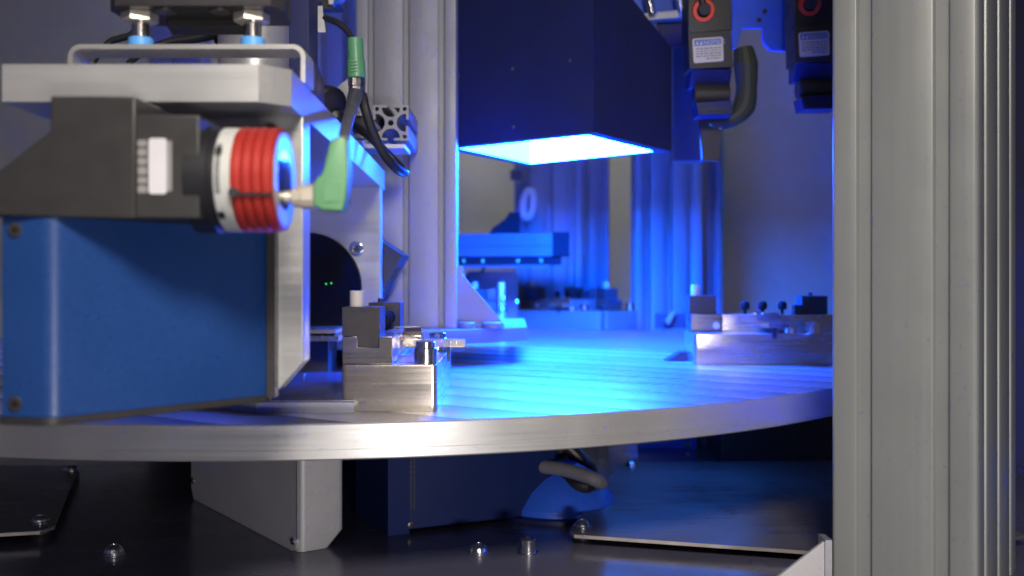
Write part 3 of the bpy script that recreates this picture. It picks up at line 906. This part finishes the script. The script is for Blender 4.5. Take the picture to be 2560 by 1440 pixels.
# ------------------------------------------------------------------ two laser sensors hanging at the upper right
def laser_sensor(label, px0, Y, dim):
    """black sensor head: body with label, red ring, angled lower lip"""
    t = thing('laser_sensor', label, 'sensor', (PX(px0 + 55, Y), Y, PZ(285, Y)), 0, 'black sensors with warning labels')
    s = Y / F

    def q(pts, yy=Y):
        return [(PX(px0 + a, Y) + 0, PZ(b, Y)) for a, b in pts]
    MB().prism(q([(0, 82), (107, 74), (112, 168), (4, 172)]), 'xz', Y, Y + 30, .6).build('front_cover', M['burnish'], t, True)
    MB().prism(q([(2, -80), (108, -80), (110, 74), (1, 82)]), 'xz', Y + 1.2, Y + 34, .6).build('body', M['blackplastic'], t, True)
    MB().prism([(Y + 2, PZ(172, Y)), (Y + 30, PZ(172, Y)), (Y + 30, PZ(210, Y)), (Y + 14, PZ(212, Y))], 'yz', PX(px0 + 10, Y), PX(px0 + 112, Y), .4).build('lower_lip', M['navy'], t, True)
    MB().cyl((PX(px0 + 22, Y), Y + 17, PZ(228, Y)), (1, 0, 0), 9.4, PX(px0 + 112, Y) - PX(px0 + 22, Y), 40, .5).build('roller_cover', M['burnish'], t, True)
    MB().prism(q([(22, 254), (112, 248), (116, 284), (28, 286)]), 'xz', Y + 4, Y + 30, .5).build('foot', M['navy'], t, True)
    MB().prism(q([(42, 270), (96, 266), (96, 270), (42, 274)]), 'xz', Y + 3.6, Y + 5, 0).build('slot', M['blackplastic'], t, True)
    # label
    lb = MB().prism(q([(11, 100), (14, 97), (84, 92), (87, 95), (89, 150), (86, 153), (17, 158), (14, 155)]), 'xz', Y - .35, Y + .2).build('label', M['whitelabel'], t, True)
    MB().prism(q([(15, 100), (83, 96), (84, 111), (16, 116)]), 'xz', Y - .5, Y - .3).build('label_header', M['labelblue'], lb, True)
    rt = Vector(t.location) / MM
    o_ = Vector((PX(px0 + 39, Y), Y - .55, PZ(112.0, Y))) - rt
    words('label_word', 'NOTICE', 4.9, o_, (1, 0, .06), (-.06, 0, 1), M['whitelabel'], lb)
    for k in (19, 29):
        MB().prism(q([(k, 112.5), (k + 7.5, 112), (k + 4, 102)]), 'xz', Y - .6, Y - .4).build('warning_sign', M['whitelabel'], lb, True)
    m_ = MB()
    for r_ in range(5):
        x = 20
        while x < 80:
            wd = 3 + ((x * 7 + r_ * 13) % 9)
            if r_ == 4 and x < 44:
                x += wd + 2; continue
            yy = 121 + r_ * 6.4 - (x - 20) * .06
            m_.prism(q([(x, yy), (min(x + wd, 82), yy - .2), (min(x + wd, 82), yy + 2.6), (x, yy + 2.8)]), 'xz', Y - .45, Y - .3)
            x += wd + 2.2
    m_.build('label_print', M['print'], lb, True)
    # ring and stem
    MB().lathe((PX(px0 + 38, Y), Y + 4, PZ(22, Y)), (0, -1, -.35), [(0, 9.8), (6, 9.8), (7, 9.0), (7, 6.0), (3, 5.8)], 36).build('ring', M['orange'], t, True)
    MB().lathe((PX(px0 + 38, Y), Y - 1, PZ(22, Y)), (0, -1, -.35), [(0, 5.4), (6, 5.4), (6.6, 4.8)], 12).build('gland_nut', M['burnish'], t, True)
    MB().tube([P(px0 + 38, 20, Y - 4), P(px0 + 34, -10, Y - 6), P(px0 + 30, -60, Y - 2)], 3.2).build('lead', M['cabledk'], t, True)
    t.location.z += dim * 15 * s * MM
    return t


laser_sensor('black sensor with warning label and red ring beside the hood', 1720, 850, 0)
laser_sensor('black sensor with warning label half hidden by the thick front post', 1985, 870, 1)

o = MB().tube([P(1858, 120, 890), P(1864, 160, 890), P(1866, 220, 890), P(1860, 265, 890), P(1836, 295, 888), P(1795, 308, 888), P(1770, 304, 888)],
              [8.2, 10.8, 9.2, 10.2, 7.0, 6.6, 4.5]).build('sleeved_cable', M['olive'])
tag(o, 'thick olive grey sleeved cable hooking under the black sensor', 'cable')
t = thing('sensor_bracket', 'dark grey bracket hanging below the black sensor beside the hood', 'bracket', P(1775, 350, 885))
MB().prism(XZ([(1748, 288), (1812, 284), (1806, 330), (1800, 404), (1756, 400)], 886), 'xz', 886, 892, .5).build('plate', M['burnish'], t, True)
for px, py in ((1780, 308), (1803, 318)):
    p = P(px, py, 882)
    MB().cyl((p.x, 886, p.z), (0, -1, 0), 2.0, 2.6, 20, .5).build('screw', M['chrome'], t, True)
t = thing('backing_sheet', 'sheet coloured as blue lit with a stepped cutout between the two black sensors', 'sheet bracket', P(1900, 60, 930))
MB().prism(XZ([(1832, -90), (1992, -90), (1992, 128), (1928, 126), (1918, 116), (1908, 104), (1906, 70), (1856, 70), (1842, 120), (1832, 120)], 935), 'xz', 935, 940, .3).build('sheet', M['bluelight_paint'], t, True)  # sheet colour carries the blue LED light
for px, py in ((1898, 50), (1912, 28)):
    p = P(px, py, 934)
    MB().cyl((p.x, 935, p.z), (0, -1, 0), 2.2, 2, 18, .4).build('screw', M['burnish'], t, True)

# ------------------------------------------------------------------ background structure
post('blue_lit_post', 'broad slotted post glowing blue behind the far fixtures', PX(1672, 1660), 1690, ZB, 1100, 112, 60, 37, m=M['alu_pale'], open_=13, lip=2.2, inner=20, depth=18)
post('grey_rear_post', 'narrow grey post in shade beside the glowing blue post', PX(1783, 1720), 1745, ZB, 1100, 30, 60, 30, open_=7, lip=2, inner=13)
post('rear_corner_post', 'wide slotted post behind the coiled white cable', PX(1372, 1720), 1750, ZB, 1100, 118, 60, 39, open_=11, lip=2, inner=17, depth=15)
post('rear_corner_post', 'grey slotted post in shade between the coiled cable post and the glowing blue post', PX(1483, 1790), 1810, ZB, 1100, 56, 60, 28, open_=8, lip=2, inner=14)
o = MB().box(PX(1802, 2000), PX(2150, 2000), 2000, 2008, -40, 900, 2).build('window_pane', M['wall'])
tag(o, 'plain grey blue guard panel behind the black sensors', 'guard panel')
o = MB().box(PX(1796, 1996), PX(1807, 1996), 1992, 2012, PZ(735, 1996), PZ(330, 1996), .5).build('pane_edge', mat("cyan edged acrylic", (.10, .62, .66), 0, .2))
tag(o, 'thin teal edge strip of the guard panel', 'edge strip')

t = thing('linear_axis', 'blue lit linear axis with dark end cap and green dots', 'linear actuator', P(1280, 620, 1330))
Yl = 1330
mx = None
MB().prism([(PX(1050, Yl), Yl + 60), (PX(1382, Yl), Yl), (PX(1382, Yl), Yl + 60), (PX(1050, Yl), Yl + 120)], 'xy', PZ(640, Yl), PZ(582, Yl), .8).build('beam', M['alu_dk'], t, True)
MB().prism([(PX(1050, Yl), Yl + 58.5), (PX(1382, Yl), Yl - 1.5), (PX(1382, Yl), Yl + 2), (PX(1050, Yl), Yl + 62)], 'xy', PZ(617, Yl), PZ(612, Yl), 0).build('slot', M['panel'], t, True)
MB().box(PX(1381, Yl - 4), PX(1424, Yl - 4), Yl - 4, Yl + 64, PZ(640, Yl), PZ(580, Yl), 1.2).build('end_cap', M['matblack'], t, True)
MB().prism([(PX(1050, Yl), Yl + 62), (PX(1404, Yl), Yl + 2), (PX(1404, Yl), Yl + 50), (PX(1050, Yl), Yl + 100)], 'xy', PZ(662, Yl), PZ(641, Yl), .8).build('rail', M['matblack'], t, True)
MB().prism([(PX(1050, Yl), Yl + 64), (PX(1368, Yl), Yl + 6), (PX(1368, Yl), Yl + 40), (PX(1050, Yl), Yl + 90)], 'xy', PZ(668, Yl), PZ(662, Yl), .4).build('lower_strip', M['alu_dk'], t, True)
for px in (1156, 1206, 1296, 1354):
    f = (1404 - px) / 354.0
    yy = Yl + 2 + f * 60
    p = P(px, 651, yy)
    MB().cyl((PX(px, Yl), yy + .3, PZ(651, Yl)), (0, -1, 0), 2.6, .8, 16, .1).build('dot', M['greendot'], t, True)
t = thing('axis_gusset', 'dark angled bracket standing on the linear axis', 'bracket', P(1270, 580, 1380))
MB().prism(XZ([(1222, 584), (1232, 570), (1262, 548), (1274, 530), (1300, 530), (1300, 584)], 1380), 'xz', 1380, 1410, .6).build('web', M['matblack'], t, True)
t = thing('coiled_cable', 'oval coil of white cable hanging on the rear post', 'cable', P(1320, 510, 1620))
for k, (dx, dy, r) in enumerate(((0, 0, 3.6), (4, -4, 3.4), (-3, -5, 3.4))):
    pts = []
    for i in range(19):
        a = R(i * 20)
        pts.append(P(1320 + dx, 510, 1640 + dy) + Vector((8.2 * math.cos(a) + 2.2 * math.sin(a), 0, 24 * math.sin(a))))
    MB().tube(pts, r, sub=2).build('turn', M['cablewh'], t, True)
MB().box(PX(1276, 1655), PX(1304, 1655), 1655, 1662, PZ(450, 1655), PZ(425, 1655), .6).build('hook', M['panel'], t, True)

t = thing('screen_board', 'flat bright blue board with a rounded corner behind the column gusset', 'board', P(1235, 750, 1540))
MB().prism(XZ([(1160, 830), (1160, 690), (1172, 678), (1286, 678), (1295, 688), (1295, 830)], 1540), 'xz', 1540, 1546, .5).build('board', M['alu_dk'], t, True)
MB().tube([P(1204, 682, 1536), P(1210, 668, 1536), P(1216, 650, 1536)], 2.6).build('lead', M['cabledk'], t, True)
t = thing('pneumatic_fitting', 'small pale fitting peeping out behind the column gusset', 'fitting', P(1150, 695, 1300))
MB().box(PX(1130, 1300), PX(1160, 1300), 1300, 1325, PZ(715, 1300), PZ(686, 1300), 2).build('body', M['white'], t, True)
t = thing('cylinder_unit', 'dark upright unit with shiny fittings in front of the blue board', 'actuator', P(1225, 800, 1250))
MB().box(PX(1208, 1250), PX(1240, 1250), 1250, 1280, 0.1, PZ(750, 1250), 1).build('body', M['burnish'], t, True)
MB().box(PX(1220, 1246), PX(1240, 1246), 1246, 1262, PZ(750, 1250), PZ(722, 1250), .8).build('cap', M['blackplastic'], t, True)
MB().cyl((PX(1254, 1240), 1240, .1), (0, 0, 1), 4.4, PZ(706, 1240), 24, .5).build('rod', M['alu'], t, True)
for px, py in ((1258, 746), (1255, 773), (1292, 754)):
    p = P(px, py, 1232)
    MB().lathe(p, (0, 0, 1), [(-3, .8), (-2, 2.2), (0, 3), (2, 2.2), (3, .8)], 16).build('fitting', M['chrome'], t, True)

# small parts at the far rim
t = thing('rim_clamp', 'little wedge clamp between two shiny screws at the far edge of the table', 'clamp', P(1690, 800, 1500))
MB().prism(XZ([(1660, 812), (1672, 812), (1688, 782), (1680, 778)], 1500), 'xz', 1500, 1510, .4).build('wedge', M['alu'], t, True)
MB().box(PX(1640, 1520), PX(1740, 1520), 1520, 1530, .1, PZ(784, 1520), 1).build('backplate', M['panel'], t, True)
for px in (1662, 1720):
    p = P(px, 806, 1496)
    MB().lathe(p, (0, -1, 0), [(-3, 3), (0, 3.4), (2, 2.6), (3, 1)], 16).build('screw', M['chrome'], t, True)


# ------------------------------------------------------------------ below the table
t = thing('grey_gearbox', 'grey cast cover box with a chamfered foot under the table', 'gearbox', (-146.5, 684, ZB))
e1 = Vector((-.597, .802)); e2 = Vector((.802, .597))
t.rotation_euler = (0, 0, math.atan2(e2.y, e2.x))
MB().prism(rrect(1.4, 36, 1, 214, 5, 5), 'xy', 11, 84, 0).build('housing', M['shell'], t)
MB().prism(rrect(1.4, 25, 1, 214, 5, 5), 'xy', 0.2, 11, 0, back=rrect(1.4, 36, 1, 214, 5, 5)).build('foot', M['shell'], t)
MB().prism([(2.2, 3.0), (8.5, .2), (207, .2), (213, 10), (213.5, 84), (.6, 84), (.6, 6)], 'yz', -.6, 1.2, .3).build('cover_plate', M['shell'], t)
MB().box(-.9, 1.3, -1.0, .6, 10, 84, .3).build('seam_strip', M['alu'], t)
for y, z in ((5.5, 7.5), (207, 16)):
    MB().lathe((-.5, y, z), (-1, 0, 0), [(0, 2.6), (.8, 2.6), (1.6, 2.0), (1.8, .8), (1.8, 0)], 20).build('screw', M['chrome'], t)

t = thing('drive_motor', 'dark navy drive motor block under the middle of the table', 'motor', (-80, 735, ZB))
t.rotation_euler = (0, 0, R(26))
MB().prism(rrect(0, 128, 0, 80, 3, 4), 'xy', 3, 88, .8).build('body', M['motor'], t)
MB().box(-12, 4.5, -.8, 78, 0.2, 88, .6).build('end_plate', M['motor'], t)
for x in (5.5, 8.0):
    MB().box(x, x + .8, -.7, .6, 18, 88, .15).build('edge_trim', M['steel_dk'], t)
MB().lathe((5.8, -.3, 6.5), (0, -1, 0), [(0, 2.4), (1, 2.4), (1.2, 1.4), (.6, 1.2), (.6, 0)], 20).build('screw', M['steel_dk'], t)
MB().cyl((126, 38, 52), (1, 0, 0), 24, 12, 48, 2).build('end_bell', M['motor'], t)

o = MB().tube([P(1350, 1166, 790), P(1400, 1172, 780), P(1450, 1185, 770), P(1490, 1200, 765), P(1500, 1208, 785), P(1460, 1200, 840)], 5.4, seg=20).build('power_cable', M['cablelt'])
tag(o, 'thick light grey cable leaving the navy motor', 'cable')
o = MB().tube([P(1380, 1185, 800), P(1420, 1205, 790), P(1460, 1216, 785), P(1490, 1206, 800)], 6, seg=16).build('signal_cable', M['cabledk'])
tag(o, 'black cable curling under the light grey motor cable', 'cable')
o = MB().tube([P(1385, 1160, 830), P(1400, 1120, 830), P(1420, 1118, 830), P(1460, 1160, 830), P(1475, 1180, 840)], 6.5, seg=16).build('motor_lead', M['cabledk'])
tag(o, 'black motor lead bending over just below the table', 'cable')
# added dome, its blue stands for light falling on the base plate
t = thing('blue_light_dome', 'added blue dome for the blue light on the base plate beside the motor', 'cover', (30, 790, ZB))
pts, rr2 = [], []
MB().lathe((PX(1395, 800), 815, ZB), (0, 0, 1), [(0, 48), (8, 47), (20, 40), (30, 30), (38, 16), (40, 4)], 48).build('dome', M['bluelight_paint'], t, True)
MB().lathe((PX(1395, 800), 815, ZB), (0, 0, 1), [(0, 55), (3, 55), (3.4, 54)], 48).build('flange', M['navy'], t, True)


def sheet_plate(label, outline, z0, bolts):
    t = thing('cover_sheet', label, 'cover sheet', (*outline[0], z0))
    MB().prism(outline, 'xy', z0, z0 + 2.4, .25).build('sheet', M['sheet'], t, True)
    # bright sheared front edge
    a, b = Vector(outline[0]), Vector(outline[1])
    d = (b - a).normalized(); nn = Vector((d.y, -d.x))
    MB().prism([a + nn * .15, b + nn * .15, b - nn * .4, a - nn * .4], 'xy', z0 + .15, z0 + 2.5, 0).build('cut_edge', M['sheetedge'], t, True)
    for x, y in bolts:
        s = MB().lathe((x, y, z0 + 2.4), (0, 0, 1), [(0, 7), (.8, 7), (1, 5.6), (2.4, 5.2), (4.4, 3.6), (5, 2.2), (4.0, 2.0), (4.0, 0)], 28).build('bolt', M['chrome'], t, True)
        MB().cyl((x, y, ZB + .1), (0, 0, 1), 7, z0 - ZB - .2, 20, .2).build('spacer', M['burnish'], t, True)


sheet_plate('dark cover sheet with a bright sheared edge near the thick front post', [(PX(1428, 702) + 2, 702), (240, 648), (360, 700), (360, 985), (PX(1562, 975), 975), (PX(1545, 965), 960), (PX(1424, 706), 712)], -104,
            [(PX(1456, 722), 724), (PX(1578, 958), 958)])
sheet_plate('dark cover sheet with a bright edge below the blue housing', [(-420, 690), (PX(100, 712), 712), (PX(130, 722), 726), (PX(196, 960), 960), (-520, 960)], -104,
            [(PX(95, 735), 738), (PX(178, 935), 935)])
t = thing('dark_cabinet', 'dark flat cabinet side under the table near the thick front post', 'panel', (230, 1010, ZB))
MB().box(PX(1802, 1010), PX(2300, 1010), 1010, 1030, ZB, -22, .8).build('panel', M['black'], t, True)

for px, py, dome, lab in ((285, 1388, True, 'domed bolt in the base plate between the dark sheet and the grey gearbox'),
                          (1197, 1385, True, 'domed bolt in the base plate below the navy motor'),
                          (1320, 1385, False, 'tall socket head bolt in the base plate below the navy motor')):
    Y = F * (CH - ZB) / (py - HY)
    t = thing('base_bolt', lab, 'bolt', (PX(px, Y), Y, ZB), 0, 'bolts in the base plate')
    MB().cyl((0, 0, 0), (0, 0, 1), 7.6, 1.5, 32, .3).build('washer', M['chrome'], t)
    if dome:
        MB().lathe((0, 0, 1.5), (0, 0, 1), [(0, 6.6), (1.2, 6.6), (3.4, 5.6), (5.2, 3.6), (5.6, 2.6), (4.2, 2.4), (4.2, 0)], 28).build('head', M['chrome'], t)
    else:
        MB().lathe((0, 0, 1.5), (0, 0, 1), [(0, 5.3), (8.6, 5.3), (9.3, 4.7), (9.3, 3), (6, 2.8), (6, 0)], 32).build('head', M['chrome'], t)

o = MB().box(430, 900, 1000, 1010, ZB, 1200, .6).build('door_panel', M['panel'])
tag(o, 'dark violet door panel at the far side of the thick front post', 'panel')

# legs and bits seen through the gap under the far side of the table
post('support_post', 'grey slotted leg under the table behind the dark cover sheet', PX(1478, 1250), 1250, ZB, -22, 40, 40, 40)
post('support_post', 'pale slotted leg beside the dark cabinet side under the table', PX(1772, 1150), 1150, ZB, -22, 26, 40, 40)
t = thing('lower_bracket', 'bracket coloured as blue lit with a shiny screw under the far side of the table', 'bracket', P(1640, 1130, 1100))
MB().prism([(PX(1596, 1100), ZB), (PX(1742, 1100), ZB), (PX(1742, 1100), -24), (PX(1580, 1100), -24)], 'xz', 1100, 1106, .4).build('sheet', M['bluelight_paint'], t, True)  # blue light painted in as the sheet colour
p = P(1720, 1150, 1096)
MB().cyl((p.x, 1100, max(p.z, ZB + 5)), (0, -1, 0), 3, 3, 18, .6).build('screw', M['chrome'], t, True)
